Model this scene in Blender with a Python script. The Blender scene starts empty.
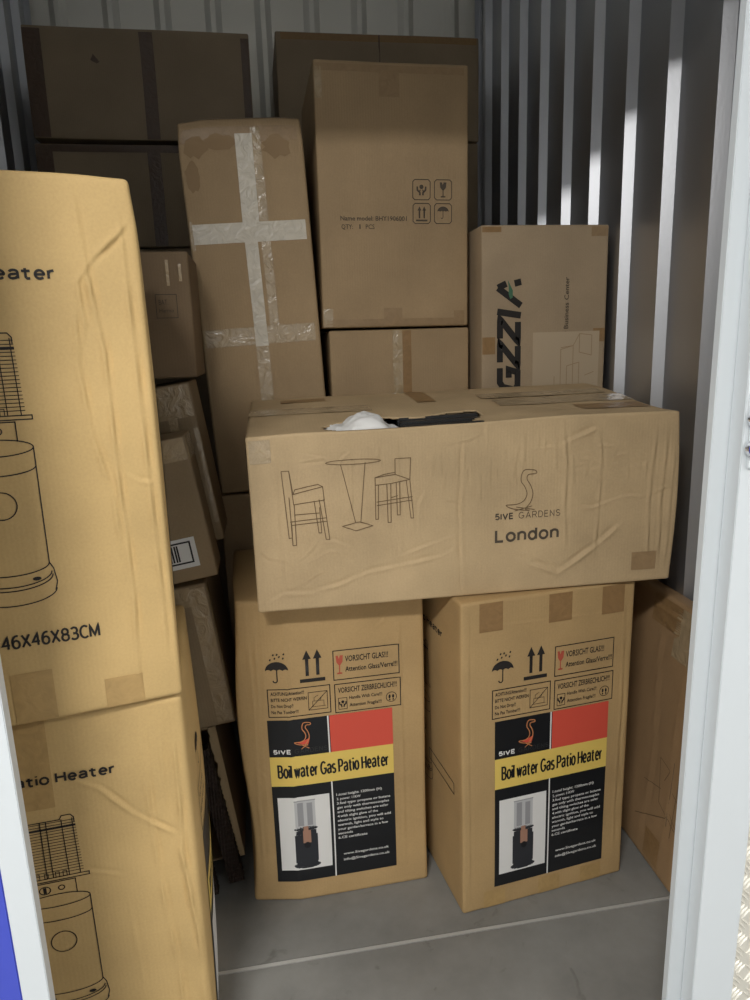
import bpy, math, random
import numpy as np
from mathutils import Vector, Matrix, Euler
from mathutils.geometry import tessellate_polygon

# ------------------------------------------------------------------ camera, light, exposure
SC = bpy.context.scene
COL = SC.collection
F_PX, PITCH, ROLL, CAM_H, YAW = 690.42, 0.2174, -0.0326, 1.4032, 0.1586
Fv = Vector((0, math.cos(PITCH), -math.sin(PITCH)))
Uv = Vector((0, math.sin(PITCH), math.cos(PITCH)))
Rv = Vector((1, 0, 0))
R2 = Rv * math.cos(ROLL) + Uv * math.sin(ROLL)
U2 = -Rv * math.sin(ROLL) + Uv * math.cos(ROLL)
RZ = Matrix.Rotation(-YAW, 3, 'Z')
R2, U2, F2 = RZ @ R2, RZ @ U2, RZ @ Fv
cam_data = bpy.data.cameras.new('camera')
cam = bpy.data.objects.new('camera', cam_data)
COL.objects.link(cam)
cam.matrix_world = Matrix(((R2.x, U2.x, -F2.x, 0), (R2.y, U2.y, -F2.y, 0), (R2.z, U2.z, -F2.z, CAM_H), (0, 0, 0, 1)))
cam_data.sensor_fit = 'VERTICAL'
cam_data.sensor_height = 36.0
cam_data.lens = F_PX / 1000 * 36.0
cam_data.clip_start = 0.02
SC.camera = cam

world = bpy.data.worlds.new('world')
SC.world = world
world.use_nodes = True
world.node_tree.nodes['Background'].inputs[0].default_value = (0.80, 0.88, 1.0, 1)
world.node_tree.nodes['Background'].inputs[1].default_value = 0.30

def area(name, loc, sx, sy, power, col=(1, 0.985, 0.96), rot=(0, 0, 0)):
    l = bpy.data.lights.new(name, 'AREA')
    l.shape = 'RECTANGLE'; l.size = sx; l.size_y = sy; l.energy = power; l.color = col
    o = bpy.data.objects.new(name, l); COL.objects.link(o)
    o.location = loc; o.rotation_euler = rot
    return o
# strip luminaires under the corridor ceiling, outside the unit's door
for lx_ in (-4.5, -.75, 3.0):
    area('corridor_light', (lx_, -0.85, 2.80), 0.8, 0.25, 100)

vs = SC.view_settings
vs.view_transform = 'Standard'; vs.look = 'None'; vs.gamma = 1.0; vs.use_curve_mapping = False
vs.exposure = -0.22

# ------------------------------------------------------------------ materials
def nt(name):
    m = bpy.data.materials.new(name); m.use_nodes = True
    t = m.node_tree; b = t.nodes['Principled BSDF']
    return m, t, b
def mat_plain(name, col, rough=0.6, metal=0.0, spec=0.5):
    m, t, b = nt(name)
    b.inputs['Base Color'].default_value = (*col, 1); b.inputs['Roughness'].default_value = rough
    b.inputs['Metallic'].default_value = metal; b.inputs['Specular IOR Level'].default_value = spec
    return m
def mat_card(name, col, rough=0.72, flute=0.25, wear=0.12, scale=1.0, bump=0.25):
    m, t, b = nt(name)
    N, L = t.nodes, t.links
    tc = N.new('ShaderNodeTexCoord'); mp = N.new('ShaderNodeMapping')
    L.new(tc.outputs['Object'], mp.inputs[0])
    n1 = N.new('ShaderNodeTexNoise'); n1.inputs['Scale'].default_value = 5 * scale; n1.inputs['Detail'].default_value = 6
    n2 = N.new('ShaderNodeTexNoise'); n2.inputs['Scale'].default_value = 240; n2.inputs['Detail'].default_value = 3
    L.new(mp.outputs[0], n1.inputs[0]); L.new(mp.outputs[0], n2.inputs[0])
    r = N.new('ShaderNodeValToRGB')
    r.color_ramp.elements[0].position = 0.3; r.color_ramp.elements[1].position = 0.72
    r.color_ramp.elements[0].color = (*[c * (1 - wear) for c in col], 1)
    r.color_ramp.elements[1].color = (*[min(1, c * (1 + wear * .7)) for c in col], 1)
    L.new(n1.outputs[0], r.inputs[0])
    mx = N.new('ShaderNodeMixRGB'); mx.blend_type = 'OVERLAY'; mx.inputs[0].default_value = 0.10
    L.new(r.outputs[0], mx.inputs[1]); L.new(n2.outputs[0], mx.inputs[2])
    L.new(mx.outputs[0], b.inputs['Base Color'])
    b.inputs['Roughness'].default_value = rough
    b.inputs['Specular IOR Level'].default_value = 0.3
    # faint vertical flutes of the corrugated board + paper grain
    w = N.new('ShaderNodeTexWave'); w.wave_type = 'BANDS'; w.bands_direction = 'X'
    w.inputs['Scale'].default_value = 42; w.inputs['Distortion'].default_value = 0.6
    L.new(mp.outputs[0], w.inputs[0])
    n3 = N.new('ShaderNodeTexNoise'); n3.inputs['Scale'].default_value = 30; n3.inputs['Detail'].default_value = 5
    L.new(mp.outputs[0], n3.inputs[0])
    ma = N.new('ShaderNodeMath'); ma.operation = 'MULTIPLY'; ma.inputs[1].default_value = flute
    L.new(w.outputs['Fac'], ma.inputs[0])
    ad = N.new('ShaderNodeMath'); ad.operation = 'ADD'
    L.new(ma.outputs[0], ad.inputs[0]); L.new(n3.outputs[0], ad.inputs[1])
    bp = N.new('ShaderNodeBump'); bp.inputs['Strength'].default_value = bump; bp.inputs['Distance'].default_value = 0.002
    L.new(ad.outputs[0], bp.inputs['Height']); L.new(bp.outputs[0], b.inputs['Normal'])
    return m
def mat_tape(name, col, rough=0.25, wrinkle=0.5, spec=0.6, scale=40):
    m, t, b = nt(name)
    N, L = t.nodes, t.links
    tc = N.new('ShaderNodeTexCoord')
    n = N.new('ShaderNodeTexNoise'); n.inputs['Scale'].default_value = scale; n.inputs['Detail'].default_value = 4; n.inputs['Distortion'].default_value = 1.5
    L.new(tc.outputs['Object'], n.inputs[0])
    r = N.new('ShaderNodeValToRGB')
    r.color_ramp.elements[0].color = (*[c * .8 for c in col], 1); r.color_ramp.elements[1].color = (*[min(1, c * 1.2) for c in col], 1)
    L.new(n.outputs[0], r.inputs[0]); L.new(r.outputs[0], b.inputs['Base Color'])
    bp = N.new('ShaderNodeBump'); bp.inputs['Strength'].default_value = wrinkle; bp.inputs['Distance'].default_value = 0.006
    L.new(n.outputs[0], bp.inputs['Height']); L.new(bp.outputs[0], b.inputs['Normal'])
    b.inputs['Roughness'].default_value = rough; b.inputs['Specular IOR Level'].default_value = spec
    return m
def mat_steel(name, col, rough, metal=0.9, grain=0.12):
    m, t, b = nt(name)
    N, L = t.nodes, t.links
    tc = N.new('ShaderNodeTexCoord')
    n = N.new('ShaderNodeTexNoise'); n.inputs['Scale'].default_value = 160; n.inputs['Detail'].default_value = 2
    L.new(tc.outputs['Object'], n.inputs[0])
    bp = N.new('ShaderNodeBump'); bp.inputs['Strength'].default_value = grain; bp.inputs['Distance'].default_value = 0.002
    L.new(n.outputs[0], bp.inputs['Height']); L.new(bp.outputs[0], b.inputs['Normal'])
    b.inputs['Base Color'].default_value = (*col, 1); b.inputs['Roughness'].default_value = rough; b.inputs['Metallic'].default_value = metal
    return m
def mat_concrete(name, col):
    m, t, b = nt(name)
    N, L = t.nodes, t.links
    tc = N.new('ShaderNodeTexCoord')
    n = N.new('ShaderNodeTexNoise'); n.inputs['Scale'].default_value = 3.5; n.inputs['Detail'].default_value = 9; n.inputs['Roughness'].default_value = .65
    n2 = N.new('ShaderNodeTexNoise'); n2.inputs['Scale'].default_value = 14; n2.inputs['Detail'].default_value = 6; n2.inputs['Distortion'].default_value = 1
    L.new(tc.outputs['Object'], n.inputs[0]); L.new(tc.outputs['Object'], n2.inputs[0])
    r = N.new('ShaderNodeValToRGB')
    r.color_ramp.elements[0].position = .32; r.color_ramp.elements[1].position = .68
    r.color_ramp.elements[0].color = (*[c * .78 for c in col], 1); r.color_ramp.elements[1].color = (*[c * 1.15 for c in col], 1)
    L.new(n.outputs[0], r.inputs[0])
    r2 = N.new('ShaderNodeValToRGB')   # scattered dark scuffs
    r2.color_ramp.elements[0].position = .26; r2.color_ramp.elements[1].position = .36
    r2.color_ramp.elements[0].color = (.62, .6, .58, 1); r2.color_ramp.elements[1].color = (1, 1, 1, 1)
    L.new(n2.outputs[0], r2.inputs[0])
    mx = N.new('ShaderNodeMixRGB'); mx.blend_type = 'MULTIPLY'; mx.inputs[0].default_value = .8
    L.new(r.outputs[0], mx.inputs[1]); L.new(r2.outputs[0], mx.inputs[2]); L.new(mx.outputs[0], b.inputs['Base Color'])
    b.inputs['Roughness'].default_value = .5
    bp = N.new('ShaderNodeBump'); bp.inputs['Strength'].default_value = .12; bp.inputs['Distance'].default_value = .003
    L.new(n2.outputs[0], bp.inputs['Height']); L.new(bp.outputs[0], b.inputs['Normal'])
    return m

M = {}
M['card_stack'] = mat_card('cardboard_golden', (.56, .385, .165), flute=.12)
M['card_heater'] = mat_card('cardboard_tan', (.47, .315, .145), flute=.12)
M['card_long'] = mat_card('cardboard_pale', (.52, .38, .215), flute=.2, wear=.16)
M['card_back'] = mat_card('cardboard_brown', (.40, .28, .155), flute=.3)
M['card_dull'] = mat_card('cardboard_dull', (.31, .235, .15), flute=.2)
M['card_grey'] = mat_card('cardboard_greyish', (.42, .315, .20), flute=.15)
M['card_gap'] = mat_card('cardboard_shade', (.31, .225, .13), flute=.15)  # shade of the left gap put into the base colour of its cartons
M['card_shaded'] = mat_card('cardboard_deep_shade', (.22, .15, .085), flute=.15)  # base colour darkened to stand for the left stack's shadow on this carton
M['card_flat'] = mat_card('cardboard_reddish', (.37, .235, .12), .55, .15)
M['card_inner'] = mat_card('cardboard_inside', (.36, .25, .14), flute=.4)
M['tape_brown'] = mat_tape('tape_brown', (.30, .18, .078), .42, .15, .35)
M['tape_tan'] = mat_tape('tape_tan', (.45, .295, .12), .45, .12, .3)
M['tape_back'] = mat_tape('tape_kraft', (.33, .22, .115), .4, .2, .4)
M['tape_dark'] = mat_tape('tape_dark_brown', (.10, .06, .035), .28, .45)
M['tape_clear'] = mat_tape('tape_clear', (.42, .315, .185), .2, .7, .7, 28)
M['tape_pale'] = mat_tape('tape_pale', (.60, .54, .43), .35, .7, .6, 30)  # clear tape; its pale reflection is put into the base colour
M['ink'] = mat_plain('ink_black', (.025, .022, .02), .6, 0, .3)
M['ink_soft'] = mat_plain('ink_faded', (.09, .07, .05), .7, 0, .3)
M['ink_thin'] = mat_plain('ink_brown', (.18, .12, .065), .7, 0, .3)
M['ink_red'] = mat_plain('ink_red', (.48, .10, .06), .6, 0, .3)
M['st_black'] = mat_plain('label_black', (.012, .013, .015), .3, 0, .4)
M['st_red'] = mat_plain('label_red', (.70, .095, .06), .38, 0, .4)
M['st_yellow'] = mat_plain('label_yellow', (.80, .58, .14), .38, 0, .4)
M['st_white'] = mat_plain('label_white', (.80, .79, .76), .38, 0, .4)
M['st_grey'] = mat_plain('label_grey', (.33, .33, .34), .4, 0, .4)
M['st_mid'] = mat_plain('label_midgrey', (.55, .55, .55), .4, 0, .4)
M['st_dark'] = mat_plain('label_charcoal', (.03, .032, .038), .35, 0, .4)
M['st_copper'] = mat_plain('label_copper', (.40, .22, .15), .35, 0, .4)
M['st_dim'] = mat_plain('label_dimtext', (.05, .05, .05), .4, 0, .4)
M['st_orange'] = mat_plain('label_orange', (.62, .25, .10), .4, 0, .4)
M['leaf_green'] = mat_plain('print_green', (.07, .17, .10), .6, 0, .3)
M['paper'] = mat_plain('paper_label', (.50, .39, .26), .5, 0, .4)
M['steel'] = mat_steel('galvanised_steel', (.54, .55, .57), .40)
M['steel_back'] = mat_steel('galvanised_steel_back', (.84, .81, .72), .55, .7)
M['post'] = mat_plain('powder_coat_pale_grey', (.66, .70, .72), .4)
M['blue'] = mat_plain('powder_coat_blue', (.06, .085, .52), .35)
M['tread'] = mat_steel('tread_plate_aluminium', (.86, .83, .74), .33, .45, .05)
M['concrete'] = mat_concrete('concrete', (.235, .232, .215))
M['joint'] = mat_plain('joint_sealant', (.44, .43, .40), .6)
M['white_wall'] = mat_plain('corridor_white', (.75, .76, .77), .6)
M['hall_grey'] = mat_plain('hall_ceiling_grey', (.55, .55, .54), .7)
M['foam'] = mat_plain('foam_wrap_white', (.78, .77, .74), .55)
M['rattan'] = mat_card('dark_rattan', (.035, .022, .016), .55, 1.2, .3, 3, .8)
M['black_slat'] = mat_plain('black_painted_wood', (.02, .02, .02), .4)
M['barcode'] = mat_plain('barcode_black', (.01, .01, .01), .5)
M['chrome'] = mat_plain('chrome', (.75, .75, .78), .15, 1.0)

# ------------------------------------------------------------------ mesh helpers
def link(name, verts, faces, mat, parent=None, smooth=False, kind=None):
    me = bpy.data.meshes.new(name)
    me.from_pydata([tuple(map(float, v)) for v in verts], [], [tuple(map(int, f)) for f in faces])
    if smooth:
        me.polygons.foreach_set('use_smooth', [True] * len(me.polygons))
    me.materials.append(M[mat] if isinstance(mat, str) else mat)
    me.update()
    o = bpy.data.objects.new(name, me); COL.objects.link(o)
    if parent: o.parent = parent
    if kind: o['kind'] = kind
    return o
def boxmesh(x0, x1, y0, y1, z0, z1):
    v = [(x, y, z) for z in (z0, z1) for y in (y0, y1) for x in (x0, x1)]
    f = [(0, 2, 3, 1), (4, 5, 7, 6), (0, 1, 5, 4), (2, 6, 7, 3), (0, 4, 6, 2), (1, 3, 7, 5)]
    return v, f
def bevel_box(x0, x1, y0, y1, z0, z1, b=0.004):
    import bmesh
    v, f = boxmesh(x0, x1, y0, y1, z0, z1)
    bm = bmesh.new(); vs_ = [bm.verts.new(p) for p in v]
    for q in f: bm.faces.new([vs_[i] for i in q])
    bmesh.ops.bevel(bm, geom=list(bm.edges), offset=b, segments=2, affect='EDGES')
    bm.verts.index_update()
    vv = [tuple(p.co) for p in bm.verts]; ff = [[p.index for p in q.verts] for q in bm.faces]
    bm.free(); return vv, ff
def merge(parts):
    V, F, o = [], [], 0
    for v, f in parts:
        v = list(map(tuple, v)); V += v; F += [tuple(i + o for i in q) for q in f]; o += len(v)
    return V, F
def tag(o, label, cat, group=None):
    o['label'] = label; o['category'] = cat
    if group: o['group'] = group
    return o
def hash3(i, j, k, seed):
    n = (i * 374761393 + j * 668265263 + k * 2147483647 + seed * 1274126177) & 0xffffffff
    n = ((n ^ (n >> 13)) * 1274126177) & 0xffffffff
    n = (n ^ (n >> 16)) & 0xffff
    return n / 32767.5 - 1.0
def noise3(P, seed=0):
    P = np.asarray(P, float); I = np.floor(P).astype(np.int64); f = P - I; f = f * f * (3 - 2 * f)
    out = 0
    for a in (0, 1):
        for b in (0, 1):
            for c in (0, 1):
                w = (f[:, 0] if a else 1 - f[:, 0]) * (f[:, 1] if b else 1 - f[:, 1]) * (f[:, 2] if c else 1 - f[:, 2])
                out = out + w * hash3(I[:, 0] + a, I[:, 1] + b, I[:, 2] + c, seed)
    return out
def sstep(x, a, b):
    t = np.clip((x - a) / (b - a), 0, 1); return t * t * (3 - 2 * t)

class Carton:
    """a closed cardboard box; local origin = front-left-bottom corner, front faces -y"""
    n_made = 0
    def __init__(s, name, label, w, d, h, loc, yaw=0, lean=0, pitch=0, mat='card_back', res=(.03, .05, .03), r=.006,
                 wob=.003, wobf=3.0, creases=None, bulge=None, warp=None, group=None, skip_top=False, ncrease=0):
        Carton.n_made += 1
        s.seed = 17 * Carton.n_made; s.w, s.d, s.h, s.r = w, d, h, r
        s.wob, s.wobf = wob, wobf; s.creases = creases or {}; s.bulge = bulge or {}; s.warp = warp
        rnd = random.Random(s.seed)
        for face in (('front', 'right', 'left', 'top') if ncrease else ()):
            W, H = s.size(face); L = s.creases.setdefault(face, [])
            for k in range(ncrease):
                x, y = rnd.uniform(.05, .95) * W, rnd.uniform(.05, .95) * H
                a = rnd.choice((math.pi / 2, math.pi / 2, 0, rnd.uniform(0, 3.1))) + rnd.uniform(-.15, .15); pts = [(x, y)]
                for q in range(rnd.randint(2, 5)):
                    st = rnd.uniform(.03, .09); x += math.cos(a) * st; y += math.sin(a) * st; a += rnd.uniform(-.5, .5); pts.append((x, y))
                L.append((pts, rnd.choice((-1, 1)) * rnd.uniform(.0005, .0016), rnd.uniform(.004, .008)))
        s.root = bpy.data.objects.new(name, None); COL.objects.link(s.root)
        s.root.location = loc; s.root.rotation_euler = Euler((math.radians(pitch), math.radians(lean), math.radians(yaw)), 'XYZ')
        s.root.empty_display_size = .05
        tag(s.root, label, 'box', group)
        ax = []
        for D, q in zip((w, d, h), res):
            n = max(2, int(round((D - 2 * r) / q)))
            ax.append(np.concatenate(([0, r * .45], np.linspace(r, D - r, n + 1), [D - r * .45, D])))
        V, F, off = [], [], 0
        for face in ('front', 'back', 'left', 'right', 'top', 'bottom'):
            if face == 'top' and skip_top: continue
            A, B = {'front': (0, 2), 'back': (0, 2), 'left': (1, 2), 'right': (1, 2), 'top': (0, 1), 'bottom': (0, 1)}[face]
            a, b = ax[A], ax[B]
            S, T = np.meshgrid(a, b)
            S, T = S.ravel(), T.ravel(); n, m = len(a), len(b)
            if face in ('left',): S = d - S
            if face in ('back',): S = w - S
            V.append((face, S, T))
            idx = np.arange(n * m).reshape(m, n)
            q = np.stack([idx[:-1, :-1], idx[:-1, 1:], idx[1:, 1:], idx[1:, :-1]], -1).reshape(-1, 4)
            if face in ('left', 'back', 'bottom'): q = q[:, ::-1]
            F.append(q + off); off += n * m
        U = np.concatenate([s.flat(f, S, T) for f, S, T in V]); X = np.concatenate([s.surf(f, S, T, 0) for f, S, T in V])
        F = np.concatenate(F)
        key = np.round(U * 1e5).astype(np.int64)
        _, first, inv = np.unique(key, axis=0, return_index=True, return_inverse=True)
        inv = np.asarray(inv).ravel()
        # shared edge vertices take the mean of their faces' displaced positions
        cnt = np.bincount(inv).astype(float)
        XX = np.stack([np.bincount(inv, X[:, c]) / cnt for c in range(3)], -1)
        s.body = link('carton_body', XX, inv[F], mat, s.root, True)
    def size(s, face):
        return {'front': (s.w, s.h), 'back': (s.w, s.h), 'left': (s.d, s.h), 'right': (s.d, s.h), 'top': (s.w, s.d), 'bottom': (s.w, s.d)}[face]
    def flat(s, face, S, T):
        o = np.zeros_like(S)
        return np.stack({'front': (S, o, T), 'back': (s.w - S, o + s.d, T), 'left': (o, s.d - S, T), 'right': (o + s.w, S, T),
                         'top': (S, T, o + s.h), 'bottom': (S, T, o)}[face], -1)
    def surf(s, face, S, T, off):
        S = np.asarray(S, float); T = np.asarray(T, float)
        P = s.flat(face, S, T)
        D = np.array((s.w, s.d, s.h)); inner = np.clip(P, s.r, D - s.r)
        q = P - inner; ln = np.linalg.norm(q, axis=1, keepdims=True); nrm = q / np.maximum(ln, 1e-9)
        W, H = s.size(face)
        edge = np.minimum(np.minimum(S, W - S), np.minimum(T, H - T))
        tp = sstep(edge, 0, .02)
        dsp = np.zeros_like(S)
        if face in s.bulge:
            dsp += s.bulge[face] * np.clip(np.sin(np.pi * np.clip(S / W, 0, 1)) * np.sin(np.pi * np.clip(T / H, 0, 1)), 0, 1) ** .6
        for pts, amp, wd in s.creases.get(face, ()):
            wd = max(.0026, wd * .55); amp = amp * 1.35
            best = np.full_like(S, 1e9); sg = np.zeros_like(S); al = np.zeros_like(S); run = 0.0
            for (x0, y0), (x1, y1) in zip(pts[:-1], pts[1:]):
                dx, dy = x1 - x0, y1 - y0; L2 = dx * dx + dy * dy; L1 = math.sqrt(L2)
                t = np.clip(((S - x0) * dx + (T - y0) * dy) / L2, 0, 1)
                ex, ey = S - x0 - t * dx, T - y0 - t * dy; dd = np.hypot(ex, ey)
                c = dd < best; best = np.where(c, dd, best); sg = np.where(c, np.sign(dx * ey - dy * ex), sg); al = np.where(c, run + t * L1, al); run += L1
            fr = al / run; fade = np.clip(np.minimum(fr, 1 - fr) / .18, .12, 1) * (.75 + .35 * np.sin(al * 61 + s.seed))
            # a sharp fold: cusp on the line, shallow trough on one side
            dsp += amp * fade * (np.exp(-best / wd) - .6 * np.exp(-((best * sg - 2.2 * wd) / (1.3 * wd)) ** 2))
        X = inner + nrm * (s.r + off + (dsp * tp)[:, None])
        Q = P * s.wobf
        X = X + s.wob * np.stack([noise3(Q + 11.3, s.seed), noise3(Q + 3.7, s.seed + 5), .5 * noise3(Q + 7.1, s.seed + 9)], -1)
        X[:, 2] = np.where(P[:, 2] < .02, np.maximum(X[:, 2], 0.0), X[:, 2])
        if s.warp: X = s.warp(X, s)
        return X
    def decal(s, name, face, shapes, mat, off=.0012, label=None, parent=None):
        v, f = merge(shapes)
        a = np.array(v, float)
        X = s.surf(face, a[:, 0], a[:, 1], off)
        if face in ('front', 'right', 'top', 'left', 'back', 'bottom'):
            pass
        o = link(name, X, f, mat, parent or s.root, True)
        if label: o['label'] = label
        return o
    def tape(s, mat, *segs, off=.0009, name='tape', label=None):
        """segs: (face, s0, t0, s1, t1[, skew]) pieces of one strip of tape"""
        P, off_i = [], 0
        for q in segs:
            face, a0, b0, a1, b1 = q[:5]; sk = q[5] if len(q) > 5 else 0
            v, f = grid(a0, b0, a1, b1, .006, sk)
            a = np.array(v); P.append((s.surf(face, a[:, 0], a[:, 1], off), f))
        v, f = merge(P)
        o = link(name, v, f, mat, s.root, True)
        if label: o['label'] = label
        return o

# ---- flat print shapes (face coordinates in metres)
def grid(x0, y0, x1, y1, step=.006, skew=0):
    n = max(1, int(math.ceil(abs(x1 - x0) / step))); m = max(1, int(math.ceil(abs(y1 - y0) / step)))
    v = []
    for j in range(m + 1):
        for i in range(n + 1):
            v.append((x0 + (x1 - x0) * i / n + skew * j / m, y0 + (y1 - y0) * j / m))
    f = [(j * (n + 1) + i, j * (n + 1) + i + 1, (j + 1) * (n + 1) + i + 1, (j + 1) * (n + 1) + i) for j in range(m) for i in range(n)]
    return v, f
def stroke(pts, wd, closed=False, step=.005):
    P = [Vector(p) for p in pts]
    if closed: P.append(P[0])
    Q = [P[0]]
    for a, b in zip(P[:-1], P[1:]):
        n = max(1, int(math.ceil((b - a).length / step)))
        for k in range(1, n + 1): Q.append(a.lerp(b, k / n))
    v, f = [], []
    for i, p in enumerate(Q):
        a = Q[i - 1] if i else (Q[-2] if closed else Q[0]); b = Q[i + 1] if i < len(Q) - 1 else (Q[1] if closed else Q[-1])
        d1 = (p - a); d2 = (b - p)
        d1 = d1.normalized() if d1.length > 1e-9 else d2.normalized()
        d2 = d2.normalized() if d2.length > 1e-9 else d1
        t = (d1 + d2); t = t.normalized() if t.length > 1e-6 else d1
        n = Vector((-t.y, t.x)); k = min(2.0, 1 / max(.3, n.dot(Vector((-d1.y, d1.x)))))
        v += [tuple(p - n * wd / 2 * k), tuple(p + n * wd / 2 * k)]
    for i in range(len(Q) - 1): f.append((2 * i, 2 * i + 2, 2 * i + 3, 2 * i + 1))
    return v, f
def poly(pts):
    tr = tessellate_polygon([[Vector((x, y, 0)) for x, y in pts]])
    return list(pts), [tuple(t) for t in tr]
def frame(x0, y0, x1, y1, wd): return stroke([(x0, y0), (x1, y0), (x1, y1), (x0, y1)], wd, True)
def ell(cx, cy, rx, ry, a0=0, a1=360, n=24):
    return [(cx + rx * math.cos(math.radians(a0 + (a1 - a0) * i / n)), cy + ry * math.sin(math.radians(a0 + (a1 - a0) * i / n))) for i in range(n + 1)]
def disc(cx, cy, rx, ry=None): return poly(ell(cx, cy, rx, ry or rx)[:-1])
_tc = {}
def raw_text(body, bold=0.0, shear=0.0):
    k = (body, bold, shear)
    if k in _tc: return _tc[k]
    cu = bpy.data.curves.new('lettering', 'FONT'); cu.body = body; cu.size = 1; cu.offset = bold; cu.resolution_u = 2; cu.shear = shear
    o = bpy.data.objects.new('lettering', cu); COL.objects.link(o)
    dg = bpy.context.evaluated_depsgraph_get(); ev = o.evaluated_get(dg); me = ev.to_mesh()
    v = [(p.co.x, p.co.y) for p in me.vertices]; f = [tuple(p.vertices) for p in me.polygons]
    ev.to_mesh_clear(); bpy.data.objects.remove(o); bpy.data.curves.remove(cu)
    _tc[k] = (v, f); return _tc[k]
CAP = None
def text(body, x0, x1, base, cap, bold=0.0, rot=0, shear=0.0):
    """lettering from x0 to x1 on a baseline, with the given cap height; rot 90 turns it to read upward from (base, x0)"""
    global CAP
    if CAP is None: CAP = max(p[1] for p in raw_text('H')[0])
    v, f = raw_text(body, bold, shear)
    if not v: return [], []
    a, b = min(p[0] for p in v), max(p[0] for p in v)
    kx = (x1 - x0) / (b - a); ky = cap / (CAP + 2 * bold)
    out = [(x0 + (x - a) * kx, base + y * ky) for x, y in v]
    if rot == 90: out = [(-(y - base) + base, x) for x, y in out]
    return out, f
def arc(cx, cy, rx, ry, a0, a1, n=9): return ell(cx, cy, rx, ry, a0, a1, n)
GL = {   # centre lines of a plain sans alphabet, cap height 1
 'H': [[(0, 0), (0, 1)], [(.6, 0), (.6, 1)], [(0, .52), (.6, .52)]], 'L': [[(0, 1), (0, 0), (.48, 0)]], 'I': [[(0, 0), (0, 1)]],
 'P': [[(0, 0), (0, 1)] + arc(.32, .73, .24, .27, 90, -90) + [(0, .46)]], 'E': [[(.5, 1), (0, 1), (0, 0), (.52, 0)], [(0, .53), (.46, .53)]],
 'V': [[(0, 1), (.33, 0), (.66, 1)]], 'A': [[(0, 0), (.34, 1), (.68, 0)], [(.11, .3), (.57, .3)]], 'D': [[(0, 0), (0, 1), (.25, 1)] + arc(.25, .5, .36, .5, 90, -90) + [(0, 0)]],
 'R': [[(0, 0), (0, 1)] + arc(.32, .74, .26, .26, 90, -90) + [(0, .48)], [(.34, .48), (.6, 0)]], 'N': [[(0, 0), (0, 1), (.58, 0), (.58, 1)]],
 'S': [arc(.3, .75, .27, .25, 20, 270) + arc(.3, .25, .29, .25, 90, -160)], 'G': [arc(.38, .5, .38, .5, 45, 340, 16) + [(.74, .44), (.42, .44)]],
 'C': [arc(.36, .5, .36, .5, 48, 312, 16)], 'M': [[(0, 0), (0, 1), (.36, .1), (.72, 1), (.72, 0)]], 'X': [[(0, 0), (.6, 1)], [(0, 1), (.6, 0)]],
 'B': [[(0, 0), (0, 1)] + arc(.3, .76, .24, .24, 90, -90) + arc(.3, .26, .28, .26, 90, -90) + [(0, 0)], [(0, .52), (.3, .52)]],
 '4': [[(.42, 0), (.42, 1), (0, .32), (.56, .32)]], '6': [arc(.27, .31, .27, .31, 0, 360, 14), arc(.36, .45, .36, .55, 70, 190, 8)],
 '8': [arc(.28, .75, .24, .25, 0, 360, 12), arc(.28, .27, .28, .27, 0, 360, 12)], '3': [arc(.24, .75, .25, .25, 150, -90) + arc(.24, .26, .29, .26, 90, -150)],
 '5': [[(.5, 1), (.08, 1), (.03, .55)] + arc(.25, .31, .27, .31, 125, -150, 12)],
 'a': [arc(.25, .54, .22, .2, 165, 0, 8) + [(.47, 0)], [(.47, .42), (.2, .38)] + arc(.18, .2, .17, .18, 100, 280, 8) + [(.35, .06), (.47, .2)]],
 'e': [[(.02, .36), (.5, .36)] + arc(.26, .36, .24, .36, 0, 318, 14)], 't': [[(.17, .90), (.17, .14), (.24, .01), (.40, .01)], [(-.04, .66), (.42, .66)]],
 'r': [[(0, 0), (0, .72)], [(0, .45), (.1, .65), (.3, .7)]], 'i': [[(0, 0), (0, .72)], [(0, .9), (0, 1.02)]], 'l': [[(0, 0), (0, 1.02)]],
 'o': [arc(.27, .36, .27, .36, 0, 360, 16)], 'n': [[(0, 0), (0, .72)], [(0, .45)] + arc(.23, .48, .23, .24, 150, 0, 7) + [(.46, 0)]],
 'd': [[(.5, 0), (.5, 1.02)], arc(.25, .36, .25, .36, 0, 360, 14)], 'w': [[(0, .72), (.17, 0), (.34, .66), (.51, 0), (.68, .72)]],
 's': [arc(.23, .54, .2, .18, 30, 265, 8) + arc(.23, .18, .22, .18, 85, -150, 8)], ' ': []}
def letters(body, x0, x1, base, cap, wd, gap=.20):
    P, x = [], 0.0
    for ch in body:
        g = GL[ch]
        if not g: x += .30; continue
        m = max(q[0] for l in g for q in l)
        P += [[(x + a, b) for a, b in l] for l in g]; x += m + gap
    x -= gap; kx = (x1 - x0 - wd) / x; ky = (cap - wd)
    return merge([stroke([(x0 + wd / 2 + a * kx, base + wd / 2 + b * ky) for a, b in l], wd, step=.006) for l in P])
def shift(sh, dx, dy, k=1.0):
    v, f = sh; return [(x * k + dx, y * k + dy) for x, y in v], f

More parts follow.
